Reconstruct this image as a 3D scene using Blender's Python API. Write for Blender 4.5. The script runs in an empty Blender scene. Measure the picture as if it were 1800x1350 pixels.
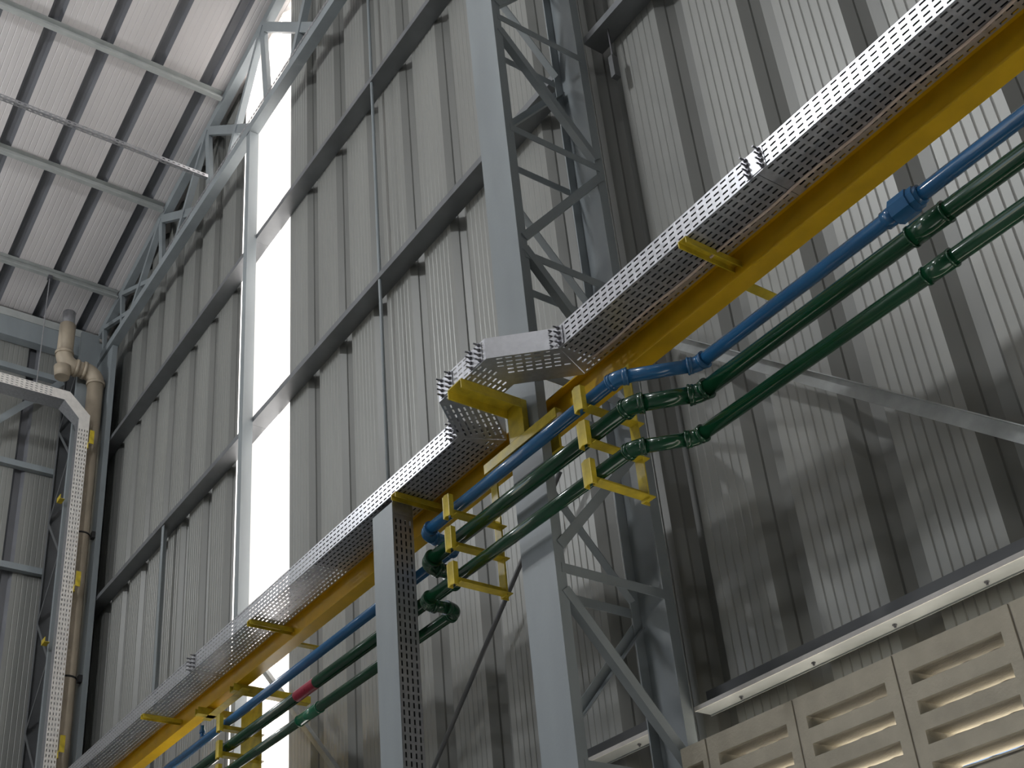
import bpy, math, random
from mathutils import Vector, Matrix
random.seed(7)
C = bpy.context.scene.collection
SC = bpy.context.scene
H = 1.6            # all heights below are measured from the camera; the floor is 1.6 m under it

# ------------------------------------------------------------------ camera, world, light
cam_d = bpy.data.cameras.new('camera'); cam = bpy.data.objects.new('camera', cam_d); C.objects.link(cam)
Rr = ((0.5366426702193698, 0.8422257667961661, -0.051675934867542406),
      (-0.4366886401613636, 0.2247998784573213, -0.8710729281751285),
      (-0.7220233209902874, 0.49002119585808057, 0.48842763185140636))
cam.matrix_world = Matrix(((Rr[0][0], -Rr[1][0], -Rr[2][0], 0), (Rr[0][1], -Rr[1][1], -Rr[2][1], 0),
                           (Rr[0][2], -Rr[1][2], -Rr[2][2], H), (0, 0, 0, 1)))
cam_d.sensor_fit = 'HORIZONTAL'; cam_d.sensor_width = 36.0
cam_d.lens = 2189.23 / 1800 * 36
cam_d.shift_x = 146.01 / 1800; cam_d.shift_y = 245.03 / 1800
cam_d.clip_end = 300
SC.camera = cam

world = bpy.data.worlds.new('sky'); SC.world = world; world.use_nodes = True
wn = world.node_tree.nodes; wn.clear()
sky = wn.new('ShaderNodeTexSky'); sky.sky_type = 'NISHITA'; sky.sun_disc = False
sky.sun_elevation = math.radians(48); sky.sun_rotation = math.radians(200); sky.air_density = 1.0; sky.dust_density = 2.0
bg = wn.new('ShaderNodeBackground'); bg.inputs['Strength'].default_value = 0.22
wo = wn.new('ShaderNodeOutputWorld')
world.node_tree.links.new(sky.outputs[0], bg.inputs[0]); world.node_tree.links.new(bg.outputs[0], wo.inputs[0])

def light(name, kind, loc, energy, color=(1, 1, 1), size=0.5, aim=None):
    d = bpy.data.lights.new(name, kind); d.energy = energy; d.color = color
    o = bpy.data.objects.new(name, d); C.objects.link(o); o.location = (loc[0], loc[1], loc[2] + H)
    if kind == 'AREA': d.shape = 'DISK'; d.size = size
    if kind == 'POINT': d.shadow_soft_size = size
    if aim: o.rotation_euler = Vector(aim).to_track_quat('-Z', 'Y').to_euler()
    return o
sun = light('sun', 'SUN', (0, 30, 40), 24.0, (1.0, 0.97, 0.93), aim=(-0.75, -0.52, -0.72)); sun.data.angle = 0.01
LAMPS = [((-9.8, -1.6, 7.2), 250), ((-4.0, -1.6, 8.0), 440), ((1.8, -1.6, 8.8), 90), ((-9.8, -9.0, 7.2), 110), ((-4.0, -9.0, 8.0), 130), ((1.8, -9.0, 8.8), 110)]
for p, w in LAMPS:
    light('high_bay_light', 'POINT', p, w, (0.96, 0.98, 1.0), 0.18)

SC.view_settings.view_transform = 'Standard'; SC.view_settings.look = 'None'
SC.view_settings.gamma = 1.0; SC.view_settings.use_curve_mapping = False
SC.view_settings.exposure = 0.0
SC.cycles.max_bounces = 10; SC.cycles.diffuse_bounces = 6; SC.cycles.glossy_bounces = 4
SC.cycles.transmission_bounces = 6; SC.cycles.use_denoising = True
SC.cycles.sample_clamp_indirect = 6.0

# ------------------------------------------------------------------ materials
def mat(name, col, rough=0.5, metal=0.0, var=0.06, scale=6.0, stretch=(1, 1, 1), bump=0.0, coat=0.0, rvar=0.08, col2=None, bscale=60):
    m = bpy.data.materials.new(name); m.use_nodes = True
    nt = m.node_tree; b = nt.nodes['Principled BSDF']; L = nt.links
    tc = nt.nodes.new('ShaderNodeTexCoord'); mp = nt.nodes.new('ShaderNodeMapping'); mp.inputs['Scale'].default_value = stretch
    L.new(tc.outputs['Object'], mp.inputs[0])
    nz = nt.nodes.new('ShaderNodeTexNoise'); nz.inputs['Scale'].default_value = scale; nz.inputs['Detail'].default_value = 6
    L.new(mp.outputs[0], nz.inputs['Vector'])
    rp = nt.nodes.new('ShaderNodeValToRGB')
    a = [max(0, c * (1 - var)) for c in col]; d = [min(1, c * (1 + var)) for c in (col2 or col)]
    rp.color_ramp.elements[0].position = 0.35; rp.color_ramp.elements[1].position = 0.68
    rp.color_ramp.elements[0].color = (*a, 1); rp.color_ramp.elements[1].color = (*d, 1)
    L.new(nz.outputs['Fac'], rp.inputs[0]); L.new(rp.outputs[0], b.inputs['Base Color'])
    mr = nt.nodes.new('ShaderNodeMapRange'); mr.inputs['To Min'].default_value = max(0.03, rough - rvar); mr.inputs['To Max'].default_value = min(1, rough + rvar)
    L.new(nz.outputs['Fac'], mr.inputs[0]); L.new(mr.outputs[0], b.inputs['Roughness'])
    b.inputs['Metallic'].default_value = metal
    if coat:
        b.inputs['Coat Weight'].default_value = coat; b.inputs['Coat Roughness'].default_value = 0.06
    if bump:
        n2 = nt.nodes.new('ShaderNodeTexNoise'); n2.inputs['Scale'].default_value = bscale; n2.inputs['Detail'].default_value = 4
        L.new(tc.outputs['Object'], n2.inputs['Vector'])
        bp = nt.nodes.new('ShaderNodeBump'); bp.inputs['Strength'].default_value = bump; bp.inputs['Distance'].default_value = 0.01
        L.new(n2.outputs['Fac'], bp.inputs['Height']); L.new(bp.outputs[0], b.inputs['Normal'])
    return m
M_SHEET = mat('grey_painted_sheet', (0.268, 0.272, 0.257), 0.40, 0.15, 0.09, 3.0, (1, 1, 0.08))
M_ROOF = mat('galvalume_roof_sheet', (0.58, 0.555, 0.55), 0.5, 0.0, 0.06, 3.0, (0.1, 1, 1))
M_STEEL = mat('grey_blue_steel_paint', (0.255, 0.285, 0.30), 0.42, 0.0, 0.10, 4.0, (1, 1, 0.25), 0.04)
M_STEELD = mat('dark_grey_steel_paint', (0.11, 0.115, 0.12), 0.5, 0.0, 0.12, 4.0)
M_GALV = mat('galvanised_steel', (0.52, 0.525, 0.55), 0.36, 0.82, 0.10, 40.0, (1, 1, 1), 0.0, 0, 0.12)
M_ZINC = mat('bright_zinc_rail', (0.34, 0.36, 0.365), 0.42, 0.2, 0.06, 20.0)
M_BRACE = mat('dull_zinc', (0.33, 0.345, 0.34), 0.40, 0.2, 0.10, 20.0)
M_BOLT = mat('zinc_bolt', (0.22, 0.22, 0.24), 0.35, 0.8, 0.1, 40)
M_YEL = mat('yellow_enamel', (0.66, 0.40, 0.008), 0.36, 0.0, 0.09, 9.0, (1, 1, 1), 0.03)
M_YELW = mat('scuffed_yellow_enamel', (0.55, 0.42, 0.03), 0.38, 0.0, 0.25, 14.0, (1, 1, 1), 0.05)
M_BLUE = mat('blue_enamel', (0.024, 0.125, 0.285), 0.22, 0.0, 0.10, 5.0, coat=0.35)
M_GREEN = mat('green_enamel', (0.005, 0.045, 0.019), 0.16, 0.0, 0.15, 5.0, coat=0.3)
M_GREENL = mat('fresh_green_enamel', (0.012, 0.13, 0.065), 0.22, 0.0, 0.15, 5.0, coat=0.4)
M_RED = mat('red_paint_mark', (0.30, 0.018, 0.045), 0.3, 0.0, 0.25, 30.0)
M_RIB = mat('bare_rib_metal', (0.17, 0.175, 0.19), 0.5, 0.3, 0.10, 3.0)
M_BAND = mat('shaded_wall_rib', (0.185, 0.188, 0.178), 0.45, 0.2, 0.10, 3.0, (1, 1, 0.08))  # gable ribs: sheet colour darkened, their shade is painted in
M_PURLIN = mat('pale_purlin_paint', (0.42, 0.44, 0.43), 0.42, 0.1, 0.08, 8.0)
M_GIRT = mat('girt_steel', (0.20, 0.21, 0.22), 0.38, 0.45, 0.10, 5.0)
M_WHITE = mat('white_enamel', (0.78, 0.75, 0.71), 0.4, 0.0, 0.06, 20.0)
M_PVC = mat('beige_pvc', (0.42, 0.355, 0.27), 0.55, 0.0, 0.12, 8.0, (1, 1, 0.5))
M_CONC = mat('cream_concrete', (0.42, 0.385, 0.31), 0.88, 0.0, 0.10, 9.0, (1, 1, 1), 0.25, bscale=90)
M_FLOOR = mat('concrete_floor', (0.37, 0.365, 0.35), 0.6, 0.0, 0.1, 0.7)
M_OUT = mat('dry_ground', (0.60, 0.56, 0.48), 0.95, 0.0, 0.15, 0.4)
M_CABLE = mat('beige_cable_sheath', (0.55, 0.44, 0.37), 0.5, 0.0, 0.1, 20)
M_BLACK = mat('black_rubber', (0.02, 0.02, 0.022), 0.6)
M_MORTAR = mat('mortar', (0.36, 0.34, 0.30), 0.95, 0.0, 0.15, 20)
M_TRANS = bpy.data.materials.new('translucent_white_sheet'); M_TRANS.use_nodes = True
nt = M_TRANS.node_tree; nt.nodes.clear()
_o = nt.nodes.new('ShaderNodeOutputMaterial'); _t = nt.nodes.new('ShaderNodeBsdfTranslucent'); _d = nt.nodes.new('ShaderNodeBsdfDiffuse'); _m = nt.nodes.new('ShaderNodeMixShader')
_t.inputs[0].default_value = (0.86, 0.83, 0.82, 1); _d.inputs[0].default_value = (0.8, 0.79, 0.78, 1); _m.inputs[0].default_value = 0.25
nt.links.new(_t.outputs[0], _m.inputs[1]); nt.links.new(_d.outputs[0], _m.inputs[2]); nt.links.new(_m.outputs[0], _o.inputs[0])

# ------------------------------------------------------------------ mesh helpers
class MB:
    def __init__(s): s.v = []; s.f = []; s.sm = []
    def add(s, vs, fs, smooth=False):
        n = len(s.v); s.v += [tuple(p) for p in vs]; s.f += [tuple(i + n for i in f) for f in fs]; s.sm += [smooth] * len(fs); return s
    def box(s, x0, x1, y0, y1, z0, z1):
        vs = [(x, y, z) for x in (x0, x1) for y in (y0, y1) for z in (z0, z1)]
        return s.add(vs, [(0, 1, 3, 2), (4, 6, 7, 5), (0, 4, 5, 1), (2, 3, 7, 6), (0, 2, 6, 4), (1, 5, 7, 3)])
    def prism(s, prof, O, A, B, L):            # closed profile (a,b) swept along L
        O, A, B, L = map(Vector, (O, A, B, L)); n = len(prof)
        r0 = [O + A * a + B * b for a, b in prof]
        vs = r0 + [p + L for p in r0]
        fs = [(i, (i + 1) % n, n + (i + 1) % n, n + i) for i in range(n)]
        return s.add(vs, fs + [tuple(range(n))[::-1], tuple(range(n, 2 * n))])
    def sheet(s, prof, O, A, B, L):            # open profile swept along L
        O, A, B, L = map(Vector, (O, A, B, L)); n = len(prof)
        r0 = [O + A * a + B * b for a, b in prof]
        return s.add(r0 + [p + L for p in r0], [(i, i + 1, n + i + 1, n + i) for i in range(n - 1)])
    def bar(s, p, q, prof, up):                # closed profile swept from p to q; profile axes: side, up
        p, q, up = map(Vector, (p, q, up)); d = q - p; a = d.cross(up).normalized(); b = a.cross(d).normalized()
        return s.prism(prof, p, a, b, d)
    def tube(s, pts, r, n=16, cap=True):
        pts = [Vector(p) for p in pts]; rings = []
        a = None
        for i, p in enumerate(pts):
            t = (pts[min(i + 1, len(pts) - 1)] - pts[max(i - 1, 0)]).normalized()
            if a is None:
                a = t.cross(Vector((0, 0, 1)))
                if a.length < 1e-3: a = t.cross(Vector((1, 0, 0)))
            a = (a - t * a.dot(t)).normalized(); b = t.cross(a)
            rr = r[i] if isinstance(r, (list, tuple)) else r
            rings.append([p + a * (rr * math.cos(2 * math.pi * k / n)) + b * (rr * math.sin(2 * math.pi * k / n)) for k in range(n)])
        vs = [p for rg in rings for p in rg]; fs = []
        for i in range(len(rings) - 1):
            for k in range(n):
                fs.append((i * n + k, i * n + (k + 1) % n, (i + 1) * n + (k + 1) % n, (i + 1) * n + k))
        s.add(vs, fs, n > 8)
        if cap:
            m = len(s.v) - len(vs); e = m + (len(rings) - 1) * n
            s.f += [tuple(m + k for k in range(n))[::-1], tuple(e + k for k in range(n))]; s.sm += [False, False]
        return s
    def obj(s, name, m, parent=None, loc=None, solid=None):
        off = Vector(loc) if loc else Vector((0, 0, 0))
        me = bpy.data.meshes.new(name)
        me.from_pydata([tuple(Vector(p) - off) for p in s.v], [], s.f); me.polygons.foreach_set('use_smooth', s.sm); me.materials.append(m); me.update()
        o = bpy.data.objects.new(name, me); C.objects.link(o)
        if parent is not None:
            o.parent = parent; o.location = off - Vector(parent['base'])
        else:
            o.location = off + Vector((0, 0, H))
        o['base'] = tuple(off)
        if solid:
            md = o.modifiers.new('thickness', 'SOLIDIFY'); md.thickness = solid; md.offset = 0
        return o
def tag(o, label, cat, group=None, kind='thing'):
    o['label'] = label; o['category'] = cat; o['kind'] = kind
    if group: o['group'] = group
    return o
def thing(name, label, cat, loc, group=None):
    o = bpy.data.objects.new(name, None); C.objects.link(o); o.empty_display_size = 0.05
    o.location = Vector(loc) + Vector((0, 0, H)); o['base'] = tuple(loc)
    return tag(o, label, cat, group)
def structure(name, loc=(0, 0, 0)):
    o = bpy.data.objects.new(name, None); C.objects.link(o); o.location = Vector(loc) + Vector((0, 0, H)); o['base'] = tuple(loc); o['kind'] = 'structure'
    return o
def inst(o, name, parent, off):                 # another copy of a part, sharing its mesh
    c = o.copy(); c.name = name; C.objects.link(c); c.parent = parent; c.location = Vector(o.location) + Vector(off); return c
def cprof(w, h, t=0.004, lip=0.0):              # C profile: web along a (width w) at b=0, flanges up to h
    if lip: return [(0, 0), (w, 0), (w, h), (w - lip, h), (w - lip, h - t), (w - t, h - t), (w - t, t), (t, t), (t, h - t), (lip, h - t), (lip, h), (0, h)]
    return [(0, 0), (w, 0), (w, h), (w - t, h), (w - t, t), (t, t), (t, h), (0, h)]
def lprof(a, b, t=0.005): return [(0, 0), (a, 0), (a, t), (t, t), (t, b), (0, b)]
def rect(w, h): return [(-w / 2, -h / 2), (w / 2, -h / 2), (w / 2, h / 2), (-w / 2, h / 2)]
X, Y, Z = Vector((1, 0, 0)), Vector((0, 1, 0)), Vector((0, 0, 1))

# ------------------------------------------------------------------ setting
def zroof(x): return 9.876 + 0.172 * (x + 8.17) if x < 4 else 9.876 + 0.172 * 12.17 - 0.172 * (x - 4)
WY = 3.53      # inner crest plane of the gable cladding
WX = -11.72    # inner crest plane of the eave wall
fl = MB().box(-11.9, 19.9, -14.0, 3.62, -1.8, -1.6).obj('floor', M_FLOOR); fl['kind'] = 'structure'
gr = MB().box(-70, 90, -80, 80, -1.95, -1.81).obj('ground', M_OUT); gr['kind'] = 'structure'

wf = MB().box(-11.9, 19.9, -14.1, -14.0, -1.6, 14).obj('wall_front', M_SHEET); wf['kind'] = 'structure'
wr = MB().box(19.9, 20.0, -14.1, 3.62, -1.6, 14).obj('wall_right', M_SHEET); wr['kind'] = 'structure'
def two_tone(o, prof, m2):                     # second tone on recessed ribs: bare metal, but painted shade on the gable
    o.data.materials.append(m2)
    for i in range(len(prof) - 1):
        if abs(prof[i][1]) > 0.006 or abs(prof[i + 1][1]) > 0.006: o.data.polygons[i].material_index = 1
def groove_crest(x0, w, n, d=0.003, g=0.005):
    p = [(x0, 0)]
    for i in range(1, n + 1):
        c = x0 + w * i / (n + 1); p += [(c - g, 0), (c, d), (c + g, 0)]
    return p + [(x0 + w, 0)]
def clad_profile(P, w, n, depth, s):            # two pitches of trapezoid: crest, slope, trough, slope
    pr = []
    for k in range(2):
        x0 = k * P
        pr += groove_crest(x0, w, n)
        pr += [(x0 + w + s * 0.5, depth * 0.5), (x0 + w + s * 0.5 + 0.004, depth * 0.5 + 0.009), (x0 + w + s, depth), (x0 + P - min(s, 0.037), depth)]
    return pr + [(2 * P, 0)]
# gable wall: one cladding sheet after another, sheet -1 is the translucent one
wall_back = structure('wall_back', (0, WY, 0))
gp = clad_profile(0.477, 0.300, 6, 0.06, 0.085)
Z0 = 1.55
for k in range(-5, 28):
    x0 = -6.975 + 0.954 * k
    vs = []; n = len(gp)
    for zz in (0, 1):
        for a, b in gp: vs.append((x0 + a, WY + b, Z0 if zz == 0 else zroof(x0 + a) + 0.05))
    mb = MB().add(vs, [(i, i + 1, n + i + 1, n + i) for i in range(n - 1)])
    o = mb.obj('translucent_sheet' if k == -1 else 'wall_sheet', M_TRANS if k == -1 else M_SHEET, wall_back, (x0, WY, Z0), None if k == -1 else 0.0015)
    if k != -1: two_tone(o, gp, M_BAND)
    if k == -1: o['label'] = 'white translucent cladding sheet glowing with daylight'
# eave wall
wall_left = structure('wall_left', (WX, 0, 0))
ep = clad_profile(0.5, 0.375, 6, 0.045, 0.030)
for k in range(-8, 1):
    y0 = 2.772 + 1.0 * k
    two_tone(MB().sheet([(a, -b) for a, b in ep], (WX, y0, -1.6), Y, X, (0, 0, zroof(WX) + 1.55)).obj('wall_sheet', M_SHEET, wall_left, (WX, y0, -1.6), 0.0015), ep, M_RIB)
tr = MB().box(-11.80, -11.775, -14, 3.62, 8.9, 9.31).obj('trim_1', M_STEEL); tr['kind'] = 'structure'
# roof: sheets run up the slope from the eave to the ridge, and down the other side
ceiling = structure('ceiling', (WX, 0, zroof(WX)))
for k in range(-17, 1):
    y0 = 2.245 + 1.0 * (k)
    for xa, xb in ((-12.2, 4.0), (4.0, 19.9)):
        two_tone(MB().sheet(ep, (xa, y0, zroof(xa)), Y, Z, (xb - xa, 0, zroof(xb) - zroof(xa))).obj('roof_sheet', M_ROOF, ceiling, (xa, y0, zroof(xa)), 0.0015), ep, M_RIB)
lastp = groove_crest(0, 0.335, 6)
for xa, xb in ((-12.2, 4.0), (4.0, 19.9)):
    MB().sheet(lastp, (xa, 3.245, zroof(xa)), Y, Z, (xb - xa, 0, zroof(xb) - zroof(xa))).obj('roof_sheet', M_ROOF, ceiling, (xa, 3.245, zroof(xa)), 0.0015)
# lower wall of slotted concrete blocks under the cladding, right of the column
wall_low = structure('wall_low', (0, 3.28, -1.6))
BY0, BY1, BT, BW = 3.28, 3.43, 1.500, 0.4255
def block(x0, x1, zt, row):
    """one louvre block: face with four long slots, each a tunnel right through"""
    g = 0.004; xa, xb = x0 + g, x1 - g; za, zb = zt - BW + g, zt - g
    r = random.Random(int((x0 + 20) * 100) + row)
    dy = r.uniform(-0.003, 0.003); ya, yb = BY0 + dy, BY1
    sl = []
    lo, hi = (x0 + 0.048, x0 + 0.379) if x1 - x0 > 0.3 else (x0 + 0.03, x1 - 0.03)
    for i in range(4):
        t = zt - 0.077 - 0.098 * i + r.uniform(-0.002, 0.002); sl.append((lo + r.uniform(-.003, .003), hi + r.uniform(-.003, .003), t - 0.045, t))
    m = MB(); nseg = 10
    def face(pts): m.add(pts, [tuple(range(len(pts)))])
    zz = [zb] + [v for s_ in sl for v in (s_[3], s_[2])] + [za]
    e = 0.008
    for y, f in ((ya, 0), (yb, e)):
        zz = [zb] + [v for s_ in sl for v in (s_[3] + f, s_[2])] + [za]
        for i in range(0, len(zz), 2): face([(xa, y, zz[i]), (xb, y, zz[i]), (xb, y, zz[i + 1]), (xa, y, zz[i + 1])])
        for a, b, c, d in [(p_, q_, r_, t_ + f) for p_, q_, r_, t_ in sl]:
            face([(xa, y, c), (a, y, c), (a, y, d), (xa, y, d)]); face([(b, y, c), (xb, y, c), (xb, y, d), (b, y, d)])
    for a, b, c, d in sl:                        # the reveals flare towards the outside
        for i in range(nseg):
            u, w_ = a + (b - a) * i / nseg, a + (b - a) * (i + 1) / nseg
            j0 = 0.0025 * math.sin(i * 2.3 + row); j1 = 0.0025 * math.sin((i + 1) * 2.3 + row)
            if i == 0: j0 = 0
            if i == nseg - 1: j1 = 0
            face([(u, ya, c + j0), (w_, ya, c + j1), (w_, yb, c + 0.022), (u, yb, c + 0.022)])
            face([(u, ya, d), (w_, ya, d), (w_, yb, d + e), (u, yb, d + e)])
        face([(a, ya, c), (a, yb, c), (a, yb, d + e), (a, ya, d)]); face([(b, ya, c), (b, yb, c), (b, yb, d + e), (b, ya, d)])
    face([(xa, ya, zb), (xb, ya, zb), (xb, yb, zb), (xa, yb, zb)]); face([(xa, ya, za), (xb, ya, za), (xb, yb, za), (xa, yb, za)])
    face([(xa, ya, za), (xa, yb, za), (xa, yb, zb), (xa, ya, zb)]); face([(xb, ya, za), (xb, yb, za), (xb, yb, zb), (xb, ya, zb)])
    return m.obj('concrete_block', M_CONC, wall_low, (x0, BY0, zt - BW))
for row in range(2):
    zt = BT - row * BW
    block(-3.247, -3.109, zt, row)
    for k in range(8): block(-3.109 + BW * k, -3.109 + BW * (k + 1), zt, row)
jm = MB()
for row in range(3): jm.box(-3.245, 0.29, BY0 + 0.006, BY1 - 0.006, BT - row * BW - 0.0045, BT - row * BW + (0.0045 if row else -0.001))
for k in range(9): jm.box(-3.109 + BW * k - 0.0045, -3.109 + BW * k + 0.0045, BY0 + 0.006, BY1 - 0.006, BT - 2 * BW, BT - 0.004)
jm.obj('mortar_joints', M_MORTAR, wall_low, (0, BY0, BT))['kind'] = 'stuff'
MB().box(-3.247, 0.30, BY0, BY1, -1.6, BT - 2 * BW - 0.004).obj('plinth', M_CONC, wall_low, (0, BY0, -1.6))
MB().box(5.4, 19.9, BY0, BY1, -1.6, BT).obj('plinth', M_CONC, wall_low, (5.4, BY0, -1.6))   # unseen doorway added so sun on the floor lights undersides, open from 0.3 to 5.4
MB().box(-11.75, -3.25, WY + 0.002, WY + 0.04, -1.6, 1.50).obj('plinth', M_CONC, wall_back, (-11.75, WY, -1.6))

# ------------------------------------------------------------------ steel frame
def channel_bar(mb, p, q, w, h, up, t=0.004): return mb.bar(p, q, [(a - w / 2, b) for a, b in cprof(w, h, t)], up)
ang = lprof(0.045, 0.045, 0.005)
# lattice column between the two bays
XL, XR, YF, YB = -3.469, -3.264, 2.79, 3.40
col = thing('steel_column', 'tall grey lattice steel column behind the bent part of the cable tray', 'column', (-3.366, 3.1, -1.6))
zt = 8.565
MB().prism(cprof(XR - XL, 0.05, 0.006), (XL, YF, -1.6), X, Y, (0, 0, zt + 1.6)).obj('front_channel', M_STEEL, col, (XL, YF, -1.6))
MB().prism([(a, -b) for a, b in cprof(XR - XL, 0.055, 0.006)], (XL, YB, -1.6), X, Y, (0, 0, zt + 1.6)).obj('back_channel', M_STEEL, col, (XL, YB, -1.6))
hz = [1.38 + 0.79 * i for i in range(-3, 10)]; hz[5] = 3.09
for side, xs in ((1, XR + 0.002), (-1, XL - 0.002)):
    nx = X * side
    for i, z in enumerate(hz):
        MB().bar((xs, YF + 0.03, z), (xs, YB - 0.03, z), [(-0.004, -0.021), (0.0, -0.021), (0.0, 0.021), (-0.004, 0.021)] if side > 0 else [(0, -0.021), (0.004, -0.021), (0.004, 0.021), (0, 0.021)], Z).obj('lattice_bar', M_STEEL, col, (xs, YF, z))
        if i + 1 < len(hz):
            rise = (i % 2 == 0) == (side > 0)
            za, zb = (z + 0.10, z + 0.73) if rise else (z + 0.70, z + 0.06)
            mb = MB(); a, b = Vector((xs, YF + 0.035, za)), Vector((xs, YB - 0.035, zb))
            d = (b - a).normalized(); nrm = d.cross(X).normalized()
            hw = 0.021
            q = [a - nrm * hw, b - nrm * hw, b + nrm * hw, a + nrm * hw]
            q2 = [p + X * (0.004 * side) for p in q]
            mb.add(q + q2, [(0, 1, 2, 3), (7, 6, 5, 4), (0, 4, 5, 1), (1, 5, 6, 2), (2, 6, 7, 3), (3, 7, 4, 0)])
            r = [q[2], q[3], q[3] - X * (0.035 * side), q[2] - X * (0.035 * side)]
            r2 = [p - nrm * 0.004 for p in r]
            mb.add(r + r2, [(0, 1, 2, 3), (7, 6, 5, 4), (0, 4, 5, 1), (1, 5, 6, 2), (2, 6, 7, 3), (3, 7, 4, 0)])
            mb.obj('lattice_bar', M_STEEL, col, (xs, YF, z))
MB().box(-3.55, -3.255, 2.72, 3.42, -1.6, -1.575).obj('base_plate', M_STEEL, col, (-3.366, 3.1, -1.6))

# gable post beside the translucent sheet
post = thing('gable_post', 'slim grey steel post standing against the glowing translucent sheet', 'post', (-7.3, 3.35, -1.6))
MB().prism([(0, 0), (0.07, 0), (0.07, 0.085), (0, 0.085)], (-7.425, 3.315, -1.6), X, Y, (0, 0, 8.565 + 1.6)).obj('post_channel', M_STEEL, post, (-7.395, 3.315, -1.6))
MB().box(-7.45, -7.27, 3.27, 3.41, -1.6, -1.58).obj('base_plate', M_STEEL, post, (-7.36, 3.35, -1.6))
# corner post where the two walls meet
cpost = thing('corner_post', 'grey steel post in the corner right of the beige downpipe', 'post', (-11.2, 3.36, -1.6))
MB().prism(cprof(0.55, 0.055, 0.006), (-11.42, 3.335, -1.6), X, Y, (0, 0, 10.16)).obj('post_channel', M_STEEL, cpost, (-11.42, 3.335, -1.6))
MB().box(-11.45, -10.84, 3.32, 3.41, -1.6, -1.58).obj('base_plate', M_STEEL, cpost, (-11.2, 3.36, -1.6))
# eave column: lattice seen from the front
ecol = thing('steel_column', 'dark zigzag lattice column at the left wall behind the white perforated tray', 'column', (-11.4, 3.15, -1.6))
MB().prism([(b, a) for a, b in cprof(0.2, 0.05, 0.006)], (-11.64, 3.05, -1.6), X, Y, (0, 0, 10.4)).obj('outer_channel', M_STEELD, ecol, (-11.64, 3.05, -1.6))
MB().prism([(-b, a) for a, b in cprof(0.2, 0.05, 0.006)], (-11.10, 3.05, -1.6), X, Y, (0, 0, 10.4)).obj('inner_channel', M_STEEL, ecol, (-11.10, 3.05, -1.6))
for yy in (3.055, 3.245):
    for i in range(17):
        za = -1.5 + 0.58 * i
        p, q = ((-11.62, yy, za), (-11.12, yy, za + 0.56)) if i % 2 == 0 else ((-11.12, yy, za), (-11.62, yy, za + 0.56))
        MB().bar(p, q, rect(0.006, 0.035), Y.cross(Vector(q) - Vector(p))).obj('lattice_bar', M_STEELD, ecol, p)
MB().box(-11.66, -11.085, 3.02, 3.28, -1.6, -1.58).obj('base_plate', M_STEELD, ecol, (-11.4, 3.15, -1.6))

# girts of the gable wall (C sections lying flat, room flange lit, web seen from below)
def girt(x0, x1, zt, label):
    zb = zt - 0.048
    t = 0.004
    pr = [(0, 0), (0.13, 0), (0.13, 0.048), (0.126, 0.048), (0.126, t), (t, t), (t, 0.048), (0, 0.048)]
    o = MB().prism(pr, (x0, 3.40, zb), Y, Z, (x1 - x0, 0, 0)).obj('wall_girt', M_GIRT, None, (x0, 3.40, zb))
    return tag(o, label, 'girt', 'horizontal girts of the gable wall')
girt(-11.40, -7.391, 5.513, 'grey wall girt left of the glowing sheet, lower of the two there')
girt(-11.40, -7.391, 7.384, 'grey wall girt left of the glowing sheet, upper of the two there')
girt(-7.389, -3.47, 5.513, 'grey wall girt from the slim post to the lattice column, lower of two')
girt(-7.389, -3.47, 7.384, 'grey wall girt right of the slim post, the upper one')
girt(-3.26, 2.4, 5.513, 'grey wall girt right of the lattice column at the top edge of the photo')
# bright rail above the blocks
def rail(x0, x1, label, group):
    t = thing('bottom_rail', label, 'rail', (x0, 3.40, 1.671), group)
    pr = [(0.003, 0.017), (0.003, 0), (0.086, 0), (0.086, -0.006), (0.089, -0.006), (0.089, 0.003), (0.006, 0.003), (0.006, 0.017)]
    MB().box(x0, x1, 3.4, 3.403, 1.6695, 1.688).obj('lit_lip', M_WHITE, t, (x0, 3.4, 1.671))  # white strip paints the lamplight on the grey rail's lip
    MB().prism(pr, (x0, 3.40, 1.671), Y, Z, (x1 - x0, 0, 0)).obj('rail_profile', M_ZINC, t, (x0, 3.40, 1.671))
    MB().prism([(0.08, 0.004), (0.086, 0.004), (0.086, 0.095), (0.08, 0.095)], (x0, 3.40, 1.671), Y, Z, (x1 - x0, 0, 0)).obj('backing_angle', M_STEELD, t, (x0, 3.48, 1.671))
    x = x0 + 0.2
    while x < x1 - 0.1:
        b = MB().tube([(x, 3.452, 1.6712), (x, 3.452, 1.666)], 0.008, 6); b.tube([(x, 3.452, 1.666), (x, 3.452, 1.658)], 0.004, 6)
        b.obj('bolt', M_BOLT, t, (x, 3.452, 1.671)); x += 0.36
    return t
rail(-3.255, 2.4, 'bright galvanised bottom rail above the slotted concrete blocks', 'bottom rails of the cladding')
rail(-11.4, -3.475, 'bright galvanised bottom rail seen through the foot of the lattice column', 'bottom rails of the cladding')

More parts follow.
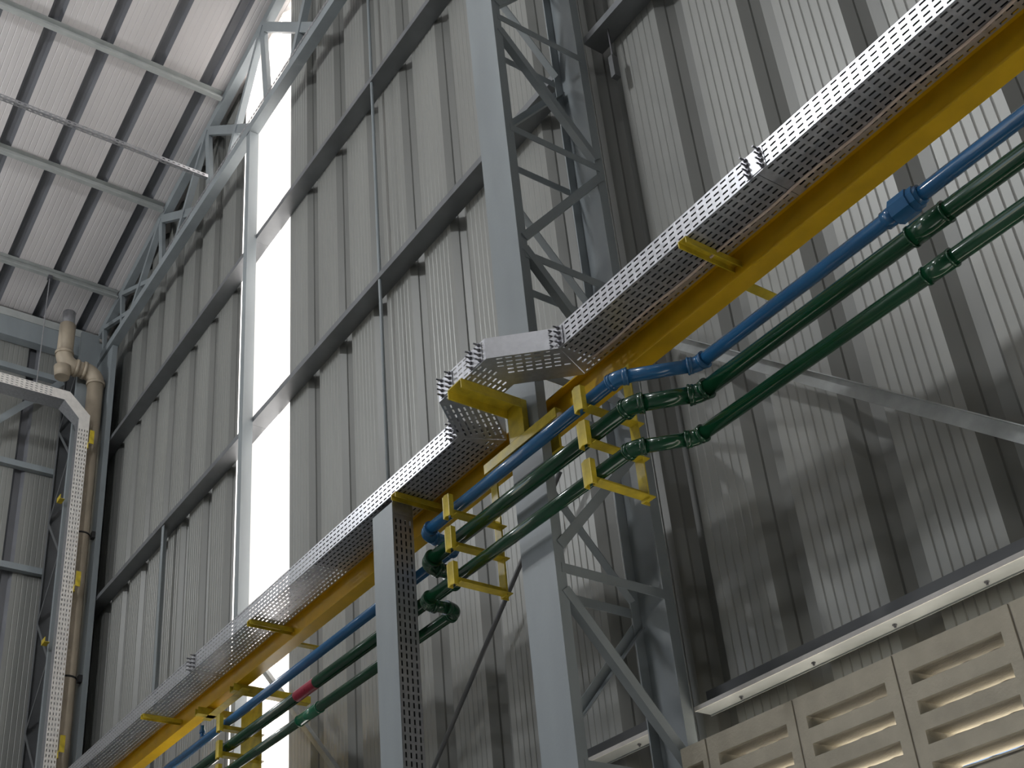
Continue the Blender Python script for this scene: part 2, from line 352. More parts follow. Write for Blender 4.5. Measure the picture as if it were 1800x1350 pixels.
# sag rods, rod brace, flat braces
def rod(p, q, r, label, m=M_STEEL, name='sag_rod', cat='rod', group=None):
    o = MB().tube([p, q], r, 10).obj(name, m, None, p); return tag(o, label, cat, group)
rod((-5.44, 3.414, 2.0), (-5.44, 3.414, 9.3), 0.012, 'thin upright sag rod between the slim post and the lattice column')
o = MB().prism(lprof(0.05, 0.05, 0.005), (-9.22, 3.41, 1.7), X, Y, (0, 0, 3.78)).obj('sag_angle', M_STEEL, None, (-9.22, 3.41, 1.7)); tag(o, 'upright angle bar under the lower girt left of the glowing sheet', 'bar')
rod((-3.9, 3.43, 3.128), (-5.48, 3.43, 1.728), 0.012, 'dark slanting brace rod left of the lattice column foot', M_STEELD, 'brace_rod')
def flatbrace(p, q, w, label, m):
    o = MB().bar(p, q, [(0, -w / 2), (0.004, -w / 2), (0.004, w / 2 - 0.004), (0.035, w / 2 - 0.004), (0.035, w / 2), (0, w / 2)], Z).obj('brace_angle', m, None, p)
    return tag(o, label, 'brace')
flatbrace((-3.15, 3.42, 3.43), (-1.35, 3.42, 1.72), 0.055, 'pale slanting brace crossing the right wall below the pipes', M_BRACE)
flatbrace((-7.25, 3.42, 3.44), (-5.56, 3.42, 1.725), 0.06, 'pale slanting brace crossing the foot of the glowing sheet', M_BRACE)

# gable truss under the roof
truss = thing('gable_truss', 'grey truss under the roof along the top of the cladded wall', 'truss', (-11.3, 3.36, 8.57))
MB().prism([(0, 0), (0.09, 0), (0.09, 0.095), (0, 0.095)], (-11.5, 3.31, 8.57), Y, Z, (14, 0, 0)).obj('bottom_chord', M_STEEL, truss, (-11.5, 3.31, 8.57))
MB().prism([(0, 0), (0.08, 0), (0.08, 0.11), (0, 0.11)], (-11.6, 3.38, zroof(-11.6) - 0.125), Y, Z, (14, 0, 0.172 * 14)).obj('top_chord', M_STEEL, truss, (-11.6, 3.38, zroof(-11.6) - 0.125))
for xt in (-11.45, -10.89, -9.75, -8.55, -7.3, -6.0, -4.7, -3.4):
    T = Vector((xt, 3.40, zroof(xt) - 0.10))
    for dx, w in ((1.15, 0.09 if xt > -9.9 else 0.05), (0.22, 0.085 if xt > -9.9 else 0.05)):
        B = Vector((xt + dx, 3.36, 8.66))
        MB().bar(T, B, [(a - w / 2, b - 0.02) for a, b in cprof(w, 0.04, 0.004)], Y).obj('web_bar', M_STEEL, truss, tuple(T))
    if xt > -10:
        B = Vector((xt - 0.62, 3.36, 8.66)); MB().bar(T, B, rect(0.06, 0.06), Y).obj('web_bar', M_STEEL, truss, tuple(T))

# ---- slotted sheet generator
def slot_sheet(mb, O, U, V, h, rows, ulo, uhi, pitch=0.038, sl=0.025, sh=0.0078, u0=0.0):
    """flat sheet in (u,v) with real slots; ulo(v)/uhi(v) give its slanting ends"""
    O, U, V = Vector(O), Vector(U), Vector(V)
    P = lambda u, v: O + U * u + V * v
    def q(a, b, c, d): mb.add([a, b, c, d], [(0, 1, 2, 3)])
    vs = [0.0]
    for r in rows: vs += [r - sh / 2, r + sh / 2]
    vs.append(h)
    for i in range(len(vs) - 1):
        a, b = vs[i], vs[i + 1]
        if i % 2 == 0:
            q(P(ulo(a), a), P(uhi(a), a), P(uhi(b), b), P(ulo(b), b))
        else:
            lo, hi = max(ulo(a), ulo(b)) + 0.008, min(uhi(a), uhi(b)) - 0.008
            k = math.ceil((lo - u0) / pitch); ca, cb = ulo(a), ulo(b)
            while u0 + k * pitch + sl <= hi:
                s0 = u0 + k * pitch
                q(P(ca, a), P(s0, a), P(s0, b), P(cb, b)); ca = cb = s0 + sl; k += 1
            q(P(ca, a), P(uhi(a), a), P(uhi(b), b), P(cb, b))
    return mb
ROW4 = [0.0125, 0.0375, 0.0625, 0.0875]; ROW8 = [0.0125 + 0.025 * i for i in range(8)]
ZT, TY0, TY1 = 2.98, 2.69, 2.89
_bolt = {}
def bolt(parent, p, ax, L=0.028):
    key = tuple(ax)
    if key not in _bolt:
        a = Vector(ax); m = MB().tube([-a * 0.004, a * 0.001], 0.0085, 8); m.tube([a * 0.001, a * 0.008], 0.0075, 6); m.tube([a * 0.008, a * L], 0.0036, 6)
        o = m.obj('bolt', M_BOLT, parent, tuple(p)); o.data.transform(Matrix.Translation(Vector(p))); _bolt[key] = o; return o
    o = _bolt[key].copy(); o.name = 'bolt'; C.objects.link(o); o.parent = parent; o.location = Vector(p) - Vector(parent['base']); return o
def splice(parent, x, y, z0, bolts=2):
    parent = MB().box(x - 0.045, x + 0.045, y - 0.003, y - 0.001, z0 + 0.006, z0 + 0.094).obj('splice_plate', M_GALV, parent, (x, y, z0))
    for dx in ((-0.03, 0.03) if bolts == 2 else (-0.03, -0.005, 0.025)):
        for z in ROW4: bolt(parent, (x + dx, y - 0.003, z0 + z), (0, -1, 0))
def straight_tray(x0, x1, label, lid, e0=0.0, e1=0.0):
    t = thing('cable_tray', label, 'cable tray', (x0, TY0, ZT), 'perforated cable tray sections along the beam')
    lo = lambda v: x0 + e0 * v / 0.2; hi = lambda v: x1 + e1 * v / 0.2
    slot_sheet(MB(), (0, TY0, ZT), X, Y, 0.2, ROW8, lo, hi).obj('tray_bottom', M_GALV, t, (x0, TY0, ZT), 0.0014)
    m = slot_sheet(MB(), (0, TY0, ZT), X, Z, 0.1, ROW4, lambda v: x0, lambda v: x1)
    m.add([(x0, TY0, ZT + 0.1), (x1, TY0, ZT + 0.1), (x1, TY0 + 0.012, ZT + 0.1), (x0, TY0 + 0.012, ZT + 0.1)], [(0, 1, 2, 3)])
    m.obj('tray_side', M_GALV, t, (x0, TY0, ZT), 0.0014)
    xa, xb = x0 + e0, x1 + e1
    m = slot_sheet(MB(), (0, TY1, ZT), X, Z, 0.1, ROW4, lambda v: xa, lambda v: xb)
    m.add([(xa, TY1, ZT + 0.1), (xb, TY1, ZT + 0.1), (xb, TY1 - 0.012, ZT + 0.1), (xa, TY1 - 0.012, ZT + 0.1)], [(0, 1, 2, 3)])
    m.obj('tray_side', M_GALV, t, (x0, TY1, ZT), 0.0014)
    if lid: MB().box(lid, x1, TY0 + 0.001, TY1 - 0.001, ZT + 0.1012, ZT + 0.1026).obj('tray_lid', M_GALV, t, (x0, TY0, ZT + 0.1))
    return t
tA = straight_tray(-1.897, 1.1, 'perforated cable tray on the yellow beam, section running out at the top right', -1.897)
tB = straight_tray(-2.974, -1.899, 'perforated cable tray section between the bolted splice and the bend around the column', -2.974, -0.083, 0)
splice(tB, -1.90, TY0, ZT)
tD = straight_tray(-6.60, -3.70, 'perforated cable tray section left of the bend, past the vertical tray drop', -5.1, 0, 0.083)
tE = straight_tray(-9.6, -6.602, 'perforated cable tray section at the lower left end of the run', 0)
splice(tE, -6.60, TY0, ZT)
# bend around the column: three slotted plates
tC = thing('cable_tray_bend', 'galvanised cable tray bend stepping out around the lattice column', 'cable tray', (-3.34, 2.6, ZT))
fp = [(-2.974, 2.69), (-3.170, 2.473), (-3.513, 2.473), (-3.70, 2.69)]
def off_poly(pts, d):
    pts = [Vector((a, b, 0)) for a, b in [(-2.0, 2.69)] + pts + [(-5.0, 2.69)]]; out = []
    for i in range(1, len(pts) - 1):
        d1, d2 = (pts[i] - pts[i - 1]).normalized(), (pts[i + 1] - pts[i]).normalized()
        n1, n2 = Vector((d1.y, -d1.x, 0)) , Vector((d2.y, -d2.x, 0))
        n = (n1 + n2).normalized(); out.append(pts[i] + n * (d / n.dot(n1)))
    return out
bp_ = off_poly(fp, 0.2)
for i in range(3):
    a, b = Vector((*fp[i], ZT)), Vector((*fp[i + 1], ZT)); c, d = Vector((bp_[i].x, bp_[i].y, ZT)), Vector((bp_[i + 1].x, bp_[i + 1].y, ZT))
    # unit axes of the piece: U from b to a, V inward
    U = (a - b).normalized(); V = Vector((-U.y, U.x, 0))
    L = (a - b).length; cu, du = (c - b).dot(U), (d - b).dot(U)
    rows = ROW8 if i == 2 else ROW8[:5] if i == 0 else ROW8
    slot_sheet(MB(), b, U, V, 0.2, rows, lambda v, du=du: du * v / 0.2, lambda v, L=L, cu=cu: L + (cu - L) * v / 0.2).obj('tray_bottom', M_GALV, tC, tuple(b), 0.0014)
    m = MB()
    if i == 1: slot_sheet(m, b, U, Z, 0.1, ROW4, lambda v: 0.0, lambda v, L=L: L)
    else: m.add([b, a, a + Z * 0.1, b + Z * 0.1], [(0, 1, 2, 3)])
    m.obj('tray_side', M_GALV, tC, tuple(b), 0.0014)
    m = MB().add([d, c, c + Z * 0.1, d + Z * 0.1], [(0, 1, 2, 3)]); m.obj('tray_side', M_GALV, tC, tuple(d), 0.0014)
splice(tC, -2.985, TY0 - 0.002, ZT, 3); splice(tC, -3.715, TY0 - 0.002, ZT, 3)
for xs in (-3.235, -3.45): splice(tC, xs, 2.472, ZT, 2)
# vertical drop
tV = thing('cable_tray_drop', 'grey vertical cable tray dropping from the horizontal tray, slotted on its right side', 'cable tray', (-4.36, 2.74, -1.6))
VX0, VX1, VY0, VY1 = -4.455, -4.275, 2.70, 2.81
zb = -1.6
MB().box(VX0, VX1, VY0 - 0.002, VY0, zb, 2.955).obj('tray_cover', M_STEEL, tV, (VX0, VY0, zb))
slot_sheet(MB(), (VX1, VY0 + 0.001, 0), Z, Y, VY1 - VY0, [0.014, 0.040, 0.066, 0.092], lambda v: zb, lambda v: 2.90).obj('tray_side', M_GALV, tV, (VX1, VY0, zb), 0.0014)
slot_sheet(MB(), (VX0, VY0 + 0.001, 0), Z, Y, VY1 - VY0, [0.014, 0.040, 0.066, 0.092], lambda v: zb, lambda v: 2.955).obj('tray_side', M_GALV, tV, (VX0, VY0, zb), 0.0014)
MB().box(VX0, VX1, VY1, VY1 + 0.0015, zb, 2.955).obj('tray_back', M_GALV, tV, (VX0, VY1, zb))
MB().box(VX1, VX1 + 0.0015, VY0, VY1, 2.90, 2.978).obj('collar_plate', M_GALV, tV, (VX1, VY0, 2.9))
for xa, xb, lab in ((-2.96, 1.05, 'black power cables lying in the right-hand cable tray'), (-5.05, -3.74, 'black power cables lying in the cable tray above the vertical drop')):
    m = MB()
    for lay, (n_, z_) in enumerate(((7, 0.0155), (6, 0.041), (7, 0.066))):
        for j in range(n_):
            yy = TY0 + 0.017 + (0.014 if n_ == 6 else 0) + 0.0277 * j
            m.tube([(xa, yy, ZT + z_), (xb, yy, ZT + z_)], 0.0135, 8)
    o = tag(m.obj('power_cables', M_BLACK, None, (xa, TY0, ZT)), lab, 'cable', kind='stuff')
m = MB()
for j in range(3):
    for i in range(5): m.tube([(VX0 + 0.025 + 0.032 * i, VY0 + 0.022 + 0.032 * j, -1.59), (VX0 + 0.025 + 0.032 * i, VY0 + 0.022 + 0.032 * j, 2.88)], 0.0155, 8)
tag(m.obj('power_cables', M_BLACK, None, (VX0, VY0, -1.59)), 'black power cables running down inside the vertical tray drop', 'cable', kind='stuff')
# cable clipped along the underside of the right tray
pts = [(-2.95 + 0.06 * i, 2.838 + 0.004 * math.sin(i * 0.9), ZT - 0.0065 - 0.001 * math.sin(i * 0.7)) for i in range(68)]
tag(MB().tube(pts, 0.0055, 8).obj('cable', M_CABLE, None, pts[0]), 'thin beige cable clipped under the right-hand cable tray', 'cable')

# ------------------------------------------------------------------ yellow beam and brackets
beam = thing('yellow_beam', 'long yellow steel beam carrying the cable tray along the wall', 'beam', (-3, 2.95, 2.887))
BX0, BX1 = -9.6, 1.2
MB().box(BX0, BX1, 2.918, 2.996, 2.887, 2.894).obj('bottom_flange', M_YEL, beam, (BX0, 2.918, 2.887))
MB().box(BX0, BX1, 2.955, 2.960, 2.894, 3.031).obj('web', M_YEL, beam, (BX0, 2.955, 2.894))
MB().box(BX0, BX1, 2.918, 2.996, 3.031, 3.038).obj('top_flange', M_YEL, beam, (BX0, 2.918, 3.031))
def arm(x, label, y0=2.682, y1=2.955, stub=0):
    t = thing('tray_bracket', label, 'bracket', (x, 2.955, 2.95), 'yellow tray brackets')
    MB().prism([(a - 0.02, -b) for a, b in cprof(0.04, 0.028, 0.004)], (x, y0, ZT - 0.0015), X, Z, (0, y1 - y0, 0)).obj('arm', M_YELW, t, (x, y0, ZT))
    if stub: MB().prism(lprof(0.04, 0.03, 0.004), (x - 0.02, 2.996, 2.887), X, Z, (0, stub, 0)).obj('wall_stub', M_YELW, t, (x, 2.996, 2.887))
    return t
arm(-2.26, 'yellow tray bracket under the right-hand tray with a stub behind the beam', stub=0.17)
arm(-4.235, 'yellow tray bracket at the top of the vertical tray drop')
arm(-5.80, 'yellow tray bracket where the tray crosses the glowing sheet', stub=0.17)
arm(-7.41, 'yellow tray bracket at the lower left, furthest from the lattice column')
# L shaped bracket at the column with its bridging angle
lb = thing('tray_bracket', 'yellow L-shaped bracket holding the tray bend in front of the column', 'bracket', (-3.37, 2.77, 2.79), 'yellow tray brackets')
MB().prism([(a - 0.05, -b) for a, b in cprof(0.10, 0.045, 0.005)], (-3.375, 2.455, ZT - 0.0015), X, Z, (0, 0.30, 0)).obj('arm', M_YELW, lb, (-3.375, 2.455, ZT))
MB().prism([(a - 0.05, b) for a, b in cprof(0.10, 0.028, 0.005)], (-3.375, 2.757, 2.811), X, Y, (0, 0, 0.167)).obj('bracket_post', M_YELW, lb, (-3.375, 2.757, 2.79))
MB().prism([(0, 0), (0.005, 0), (0.005, 0.04), (0.03, 0.04), (0.03, 0.045), (0, 0.045)], (-3.62, 2.757, 2.765), Y, Z, (0.50, 0, 0)).obj('bridging_angle', M_YELW, lb, (-3.62, 2.757, 2.765))

# pipe support frames
def frame(x, label, ytip, ypost, zs, ztop, pw=0.045, px=0.01, group='yellow pipe support frames'):
    t = thing('pipe_support', label, 'pipe support', (x, ypost, min(zs)), group)
    MB().prism([(0, 0), (pw, 0), (pw, 0.005), (0.005, 0.005), (0.005, 0.04), (0, 0.04)], (x - px, ypost, min(zs) - 0.01), X, Y, (0, 0, ztop - min(zs) + 0.01)).obj('post', M_YELW, t, (x, ypost, min(zs)))
    for z in zs:
        MB().prism([(0, 0), (0.045, 0), (0.045, 0.004), (0.004, 0.004), (0.004, 0.042), (0, 0.042)], (x - 0.004, ytip, z), X, Z, (0, ypost - ytip + 0.03, 0)).obj('arm', M_YELW, t, (x, ytip, z))
        MB().prism([(0, 0.006), (0.004, 0.006), (0.024, 0), (0.044, 0.006), (0.048, 0.006), (0.048, 0.03), (0.043, 0.03), (0.043, 0.010), (0.024, 0.004), (0.005, 0.010), (0.005, 0.03), (0, 0.03)], (x - 0.028, ytip - 0.028, z - 0.004), X, Y, (0, 0, 0.105)).obj('upstand', M_YELW, t, (x, ytip, z))
    return t
PB, PG1, PG2 = 2.679, 2.527, 2.3545            # pipe centre heights
RB, RG1, RG2 = 0.0265, 0.0315, 0.0262
zs = [PB - RB - 0.044, PG1 - RG1 - 0.044, PG2 - RG2 - 0.044]
frame(-2.865, 'yellow pipe support right of the column with three arms', 2.672, 2.905, zs, 2.887)
frame(-3.765, 'yellow pipe support left of the column with three arms', 2.672, 2.905, zs, 2.887)
zsl = [2.674 - RB - 0.044, 2.5146 - RG1 - 0.044, 2.365 - RG2 - 0.044]
frame(-6.545, 'yellow pipe support at the lower left against the glowing sheet', 2.866, 3.10, zsl, 2.83, 0.29, 0.235)
# plates of the support behind the lower left frame
gp_ = thing('beam_support', 'yellow cross arms tying the beam to the wall above the lower left pipe support', 'bracket', (-6.6, 3.0, 2.88))
MB().prism(cprof(0.05, 0.045, 0.004), (-6.95, 2.86, 2.884 - 0.046), X, Z, (0, 0.26, 0)).obj('arm', M_YELW, gp_, (-6.95, 2.86, 2.88))
MB().prism(cprof(0.06, 0.045, 0.004), (-6.52, 2.90, 2.886 - 0.046), X, Z, (0, 0.52, 0)).obj('arm', M_YELW, gp_, (-6.52, 2.90, 2.88))
MB().box(-7.0, -6.40, 2.93, 2.985, 2.838, 2.841).obj('tie_plate', M_YELW, gp_, (-7.0, 2.93, 2.84))
# seat plate inside the column
sp = thing('beam_cleat', 'yellow seat plate for the beam inside the lattice column', 'bracket', (-3.30, 2.93, 2.76))
MB().prism([(0, 0), (0.06, 0), (0.06, 0.006), (0.006, 0.006), (0.006, 0.06), (0, 0.06)], (-3.34, 2.90, 2.76), X, Y, (0, 0, 0.127)).obj('seat_angle', M_YELW, sp, (-3.34, 2.90, 2.76))
MB().box(-3.46, -3.275, 2.90, 2.98, 2.754, 2.76).obj('seat_plate', M_YELW, sp, (-3.40, 2.90, 2.754))

# ------------------------------------------------------------------ pipes
def arcpts(p, c, q, r, n=8):
    """fillet of radius r at corner c between p and q -> list of points"""
    p, c, q = map(Vector, (p, c, q)); a, b = (p - c).normalized(), (q - c).normalized()
    th = a.angle(b); t = r / math.tan(th / 2); s, e = c + a * t, c + b * t
    o = c + (a + b).normalized() * (r / math.sin(th / 2))
    pts = []
    for i in range(n + 1):
        f = i / n; v = (s - o).lerp(e - o, f); v = v.normalized() * r
        # true angular interpolation
        ang_ = (s - o).angle(e - o); ax = (s - o).cross(e - o).normalized()
        pts.append(o + Matrix.Rotation(ang_ * f, 3, ax) @ (s - o))
    return pts
def ring(mb, p, d, r, w): d = Vector(d).normalized(); p = Vector(p); mb.tube([p - d * w / 2, p + d * w / 2], r, 20)
def pipe_run(name, label, cat, pts, r, m, br, group):
    t = thing(name, label, cat, pts[0], group)
    P = [Vector(p) for p in pts]; cur = P[0]
    for i in range(1, len(P) - 1):
        a = arcpts(P[i - 1], P[i], P[i + 1], br)
        MB().tube([cur, a[0]], r, 24).obj('pipe_segment', m, t, tuple(cur))
        mb = MB().tube(a, r * 1.13, 24)
        for e, nb in ((a[0], a[1]), (a[-1], a[-2])):
            d = (nb - e).normalized(); ring(mb, e - d * 0.006, d, r * 1.22, 0.022); ring(mb, e - d * 0.012, d, r * 1.30, 0.007)
        mb.obj('elbow', m, t, tuple(P[i])); cur = a[-1]
    MB().tube([cur, P[-1]], r, 24).obj('pipe_segment', m, t, tuple(cur))
    return t
def coupling(t, p, L, r, m, d=(1, 0, 0)):
    d = Vector(d); p = Vector(p); mb = MB().tube([p - d * L / 2, p + d * L / 2], r * 1.15, 24)
    for s in (-1, 1): ring(mb, p + d * s * (L / 2 - 0.003), d, r * 1.22, 0.007)
    return mb.obj('coupling', m, t, tuple(p))
XE = 1.0; XW = -9.3; YM = 2.72
def run(yR, xj, z, xl, yL, zR, zL):
    d = yR - YM
    return [(XE, yR, zR), (xj + d / 2, yR, zR), (xj - d / 2, YM, z), (xl, YM, z), (xl, yL, zL), (XW, yL, zL)]
blue = pipe_run('blue_pipe', 'blue painted water pipe with a union, topmost of the three pipes', 'pipe', run(2.928, -2.61, PB, -4.06, 2.915, PB, 2.674), RB, M_BLUE, 0.055, 'pipes along the wall')
g1 = pipe_run('green_pipe', 'thicker green pipe with a red paint mark, middle of the three pipes', 'pipe', run(2.891, -2.575, PG1, -4.06, 2.915, PG1, 2.5146), RG1, M_GREEN, 0.06, 'pipes along the wall')
g2 = pipe_run('green_pipe', 'thinner green pipe, lowest of the three pipes', 'pipe', run(2.873, -2.605, PG2, -4.10, 2.915, PG2, 2.365), RG2, M_GREEN, 0.055, 'pipes along the wall')
# union on the blue pipe
mb = MB(); ux = -1.575
mb.tube([(ux - 0.075, 2.928, PB), (ux - 0.03, 2.928, PB)], RB * 1.22, 20).obj('union_tail', M_BLUE, blue, (ux, 2.928, PB))
MB().tube([(ux + 0.03, 2.928, PB), (ux + 0.065, 2.928, PB)], RB * 1.25, 20).obj('union_tail', M_BLUE, blue, (ux, 2.928, PB))
MB().tube([(ux - 0.034, 2.928, PB), (ux + 0.030, 2.928, PB)], [RB * 1.72, RB * 1.72], 8).obj('union_nut', M_BLUE, blue, (ux, 2.928, PB))
MB().tube([(ux + 0.030, 2.928, PB), (ux + 0.052, 2.928, PB)], RB * 1.5, 8).obj('union_nut', M_BLUE, blue, (ux, 2.928, PB))
coupling(g1, (-1.50, 2.891, PG1), 0.13, RG1, M_GREEN); coupling(g2, (-1.50, 2.873, PG2), 0.10, RG2, M_GREEN)
coupling(g2, (-5.52, 2.915, 2.365), 0.23, RG2, M_GREENL)
MB().tube([(-5.66, 2.915, 2.5146), (-5.44, 2.915, 2.5146)], RG1 * 1.012, 24, False).obj('red_paint_mark', M_RED, g1, (-5.55, 2.915, 2.5146))
coupling(g1, (-6.62, 2.915, 2.5146), 0.05, RG1, M_GREEN)
# blue riser stub at the far lower left
st = MB().tube([(-6.95, 2.915, 2.674), (-6.95, 2.915, 2.78)], RB * 0.5, 12); ring(st, (-6.95, 2.915, 2.74), (0, 0, 1), RB * 0.7, 0.02); st.obj('branch_stub', M_BLUE, blue, (-6.95, 2.915, 2.674))

# ------------------------------------------------------------------ roof purlins and hangers
def purlin(x, label):
    zb_ = zroof(x) - 0.1
    o = MB().prism([(0, 0), (0.05, 0), (0.05, 0.018), (0.047, 0.018), (0.047, 0.003), (0.003, 0.003), (0.003, 0.091), (0.05, 0.093), (0.05, 0.096), (0, 0.094)], (x - 0.025, -13.9, zb_), X, Z, (0, 17.27, 0)).obj('roof_purlin', M_PURLIN, None, (x, -14, zb_))
    return tag(o, label, 'purlin', 'roof purlins')
for x, lab in ((-8.17, 'pale roof purlin, topmost of those crossing the ribbed roof'), (-9.65, 'pale roof purlin below the thin perforated strut'), (-10.97, 'pale roof purlin with a hanger rod clamped to it'), (-6.69, 'roof purlin just beyond the top left corner'),
               (-5.2, 'roof purlin above the truss, nearest the lattice column')):
    purlin(x, lab)
ev = thing('eave_gutter', 'grey box gutter and eave purlin along the foot of the roof', 'gutter', (-11.65, 3.2, 8.84))
MB().prism(cprof(0.06, 0.10, 0.003), (-11.66, -14, 9.10), X, Z, (0, 17.3, 0)).obj('eave_purlin', M_PURLIN, ev, (-11.66, -14, 9.10))
MB().prism(cprof(0.12, 0.26, 0.003), (-11.70, -14, 8.82), X, Z, (0, 17.45, 0)).obj('gutter_trough', M_STEEL, ev, (-11.70, -14, 8.82))
# perforated strut hanging below the roof, end on the truss
ps = MB(); slot_sheet(ps, (-8.28, 0, 8.80), Y, Z, 0.038, [0.019], lambda v: -14.0, lambda v: 3.31, 0.05, 0.025, 0.012)
slot_sheet(ps, (-8.318, 0, 8.80), Y, X, 0.038, [0.019], lambda v: -14.0, lambda v: 3.31, 0.05, 0.025, 0.012)
tag(ps.obj('perforated_strut', M_GALV, None, (-8.3, 3.3, 8.8), 0.0014), 'thin perforated channel strut crossing under the roof to the truss', 'strut')
pc = MB(); slot_sheet(pc, (0, 3.308, 8.67), X, Z, 0.032, [0.016], lambda v: -9.3, lambda v: 2.0, 0.05, 0.025, 0.012)
tag(pc.obj('perforated_channel', M_GALV, None, (-8, 3.308, 8.67), 0.0014), 'thin perforated channel running along the bottom chord of the truss', 'channel')
hr = thing('hanger_rod', 'long thin hanger rod dropping from the purlin to the perforated tray', 'rod', (-10.97, 2.6, 7.72))
MB().tube([(-10.81, 2.56, 7.72), (-10.965, 2.597, zroof(-10.97) - 0.10)], 0.006, 8).obj('threaded_rod', M_GALV, hr, (-10.965, 2.6, 7.83))
MB().box(-10.995, -10.94, 2.575, 2.625, zroof(-10.97) - 0.14, zroof(-10.97) - 0.098).obj('clamp', M_BOLT, hr, (-10.965, 2.6, 9.28))

# ------------------------------------------------------------------ eave wall girts, braces
for z, lab in ((8.51, 'grey girt of the left wall just under the gutter'), (7.30, 'grey girt of the left wall under the tray corner'), (6.09, 'dark girt of the left wall, lowest in view')):
    o = MB().prism([(0, 0), (0.07, 0), (0.07, 0.07), (0.066, 0.07), (0.066, 0.004), (0.004, 0.004), (0.004, 0.07), (0, 0.07)], (WX + 0.004, -13.9, z - 0.07), X, Z, (0, 17.06, 0)).obj('wall_girt', M_STEEL, None, (WX, -14, z))
    tag(o, lab, 'girt', 'horizontal girts of the left wall')
o = MB().bar((-11.6, 1.5, 6.68), (-11.6, 3.03, 8.42), rect(0.006, 0.075), Y).obj('brace_angle', M_STEEL, None, (-11.6, 1.5, 6.7)); tag(o, 'grey diagonal brace on the left wall under the tray', 'brace')

# ------------------------------------------------------------------ left cable tray and its supports
LX = -10.80
lt = thing('cable_tray', 'white perforated cable tray along the left wall that bends down the corner', 'cable tray', (LX, 3.08, -1.6))
yI, yO = 3.028, 3.141                # vertical leg between these
hz0, hz1 = 7.629, 7.742              # horizontal leg heights
R4 = [0.015, 0.043, 0.071, 0.099]
slot_sheet(MB(), (LX, 0, hz0), Y, Z, hz1 - hz0, R4, lambda v: -6.0, lambda v: 2.762, 0.05, 0.025, 0.009).obj('tray_side', M_WHITE, lt, (LX, 2.76, hz0), 0.0014)
MB().box(LX - 0.2, LX, -6.0, 2.762, hz0 - 0.0015, hz0).obj('tray_bottom', M_GALV, lt, (LX, 2.76, hz0))
slot_sheet(MB(), (LX, yI, 0), Z, Y, yO - yI, R4, lambda v: -1.6, lambda v: 7.358, 0.05, 0.025, 0.009).obj('tray_side', M_WHITE, lt, (LX, yI, -1.6), 0.0014)
MB().box(LX - 0.095, LX, yI - 0.0015, yI, -1.6, 7.358).obj('tray_bottom', M_GALV, lt, (LX, yI, -1.6))
MB().box(LX - 0.096, LX - 0.095, yI, yO, -1.6, 7.358).obj('tray_back', M_GALV, lt, (LX - 0.095, yI, -1.6))
m = MB(); pl = [(LX, 2.762, hz0), (LX, 2.762, hz1), (LX, 2.91, hz1), (LX, yO, 7.516), (LX, yO, 7.358), (LX, yI, 7.358), (LX, yI, 7.447), (LX, 2.86, hz0)]
m.add(pl, [tuple(range(8))]); m.obj('bend_side', M_WHITE, lt, (LX, 2.96, 7.5), 0.0014)
m = MB(); m.add([(LX - 0.2, 2.762, hz0), (LX, 2.762, hz0), (LX, 2.86, hz0), (LX - 0.2, 2.86, hz0), (LX, yI, 7.447), (LX - 0.15, yI, 7.447), (LX, yI, 7.358), (LX - 0.095, yI, 7.358)], [(0, 1, 2, 3), (3, 2, 4, 5), (5, 4, 6, 7)])
m.obj('bend_bottom', M_GALV, lt, (LX, 2.96, 7.5), 0.0014)
MB().box(LX - 0.2, LX - 0.199, -6.0, 2.762, hz0, hz1).obj('tray_side', M_GALV, lt, (LX - 0.2, 2.76, hz0))
for z, lab in ((7.24, 'topmost yellow bracket beside the white perforated tray'), (5.60, 'yellow bracket halfway down beside the white perforated tray'), (3.93, 'yellow bracket at the lower left beside the white perforated tray')):
    t = thing('tray_bracket', lab, 'bracket', (-10.9, 3.15, z), 'yellow brackets of the left tray')
    MB().prism(lprof(0.012, 0.07, 0.004), (-10.895, yO + 0.001, z - 0.13), Y, Z, (0.115, 0, 0)).obj('arm', M_YELW, t, (-10.9, yO, z - 0.13))
    MB().box(-10.78, -10.772, yO + 0.008, yO + 0.055, z - 0.075, z + 0.085).obj('upstand', M_YELW, t, (-10.78, yO, z))
for z, lab in ((6.62, 'yellow bracket peeking out left of the white perforated tray, upper one'), (5.04, 'yellow bracket peeking out left of the white perforated tray, lower one')):
    t = thing('tray_bracket', lab, 'bracket', (-11.09, 3.0, z), 'yellow brackets of the left tray')
    MB().prism(lprof(0.05, 0.05, 0.005), (-11.098, yI - 0.055, z - 0.05), Y, Z, (0.11, 0, 0)).obj('arm', M_YELW, t, (-11.09, yI - 0.05, z))

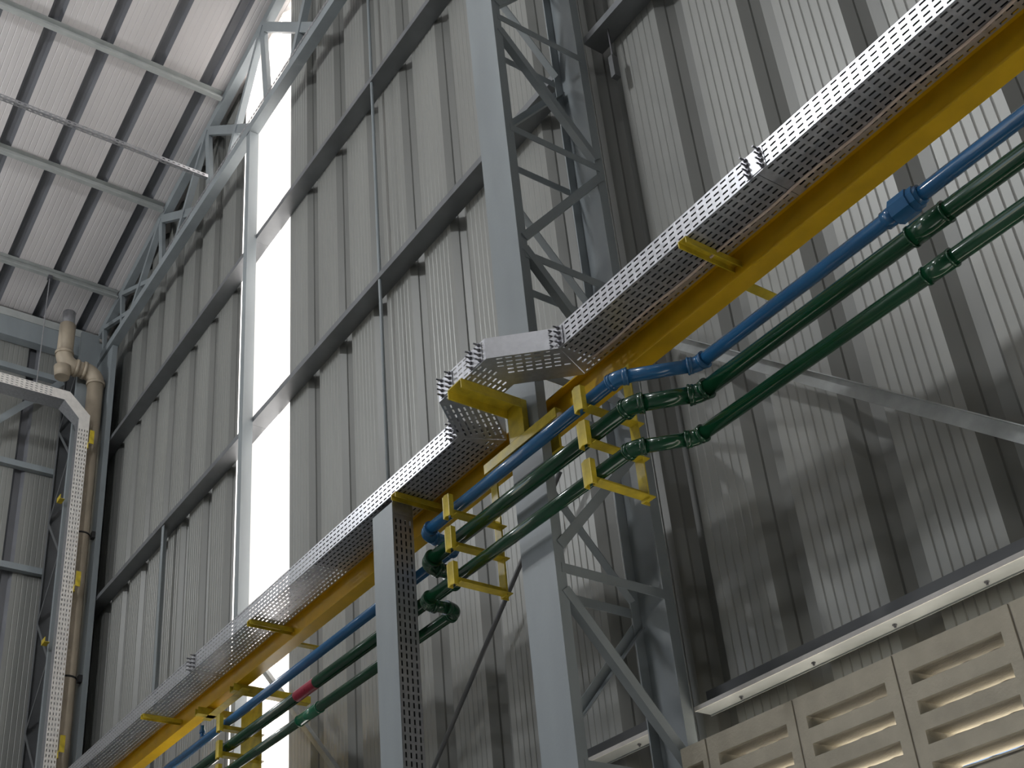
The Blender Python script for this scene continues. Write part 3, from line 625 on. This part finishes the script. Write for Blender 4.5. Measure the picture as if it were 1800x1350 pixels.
# downpipe
dp = thing('downpipe', 'beige plastic downpipe with elbows in the corner under the gutter', 'pipe', (-10.99, 3.222, -1.6))
DR = 0.086
D = [(-10.99, 2.86, 8.90), (-10.99, 2.855, 8.20), (-10.99, 3.222, 8.20), (-10.99, 3.222, -1.6)]
P = [Vector(p) for p in D]
MB().tube([P[0], P[0] + (P[1] - P[0]) * 0.45], DR * 0.8, 20).obj('outlet', M_GALV, dp, tuple(P[0]))
a1 = arcpts(P[0], P[1], P[2], 0.13, 10); a2 = arcpts(P[1], P[2], P[3], 0.13, 10)
for a in (a1, a2):
    mb = MB().tube(a, DR * 1.06, 24)
    for e, nb in ((a[0], a[1]), (a[-1], a[-2])): d = (nb - e).normalized(); ring(mb, e - d * 0.01, d, DR * 1.16, 0.035)
    mb.obj('elbow', M_PVC, dp, tuple(a[5]))
MB().tube([P[0] + (P[1] - P[0]) * 0.25, a1[0]], DR, 24).obj('pipe_segment', M_PVC, dp, tuple(P[0]))
MB().tube([a1[-1], a2[0]], DR, 24).obj('pipe_segment', M_PVC, dp, tuple(a1[-1]))
MB().tube([P[1] - Vector((0, 0, 0.04)), P[1] - Vector((0, 0, 0.17))], [DR * 1.1, DR * 0.9], 24).obj('inspection_cap', M_PVC, dp, tuple(P[1]))
MB().tube([a2[-1], P[3]], DR, 24).obj('pipe_segment', M_PVC, dp, tuple(a2[-1]))
for z in (6.2, 4.65):
    mb = MB(); ring(mb, (-10.99, 3.222, z), (0, 0, 1), DR * 1.03, 0.02)
    mb.obj('pipe_clip', M_BLACK, dp, (-10.99, 3.222, z)); MB().box(-10.94, -10.88, 3.30, 3.334, z - 0.05, z + 0.02).obj('clip_bolt', M_BLACK, dp, (-10.92, 3.31, z))
# small dark tab hanging under the girt right of the column
ht = thing('cable_clip', 'small dark clip hanging below the girt right of the lattice column', 'clip', (-3.12, 3.45, 5.46))
MB().tube([(-3.12, 3.45, 5.464), (-3.12, 3.45, 5.25)], 0.005, 6).obj('hook', M_BOLT, ht, (-3.12, 3.45, 5.46))
MB().box(-3.135, -3.105, 3.43, 3.47, 5.10, 5.25).obj('clip_body', M_STEELD, ht, (-3.12, 3.45, 5.1))
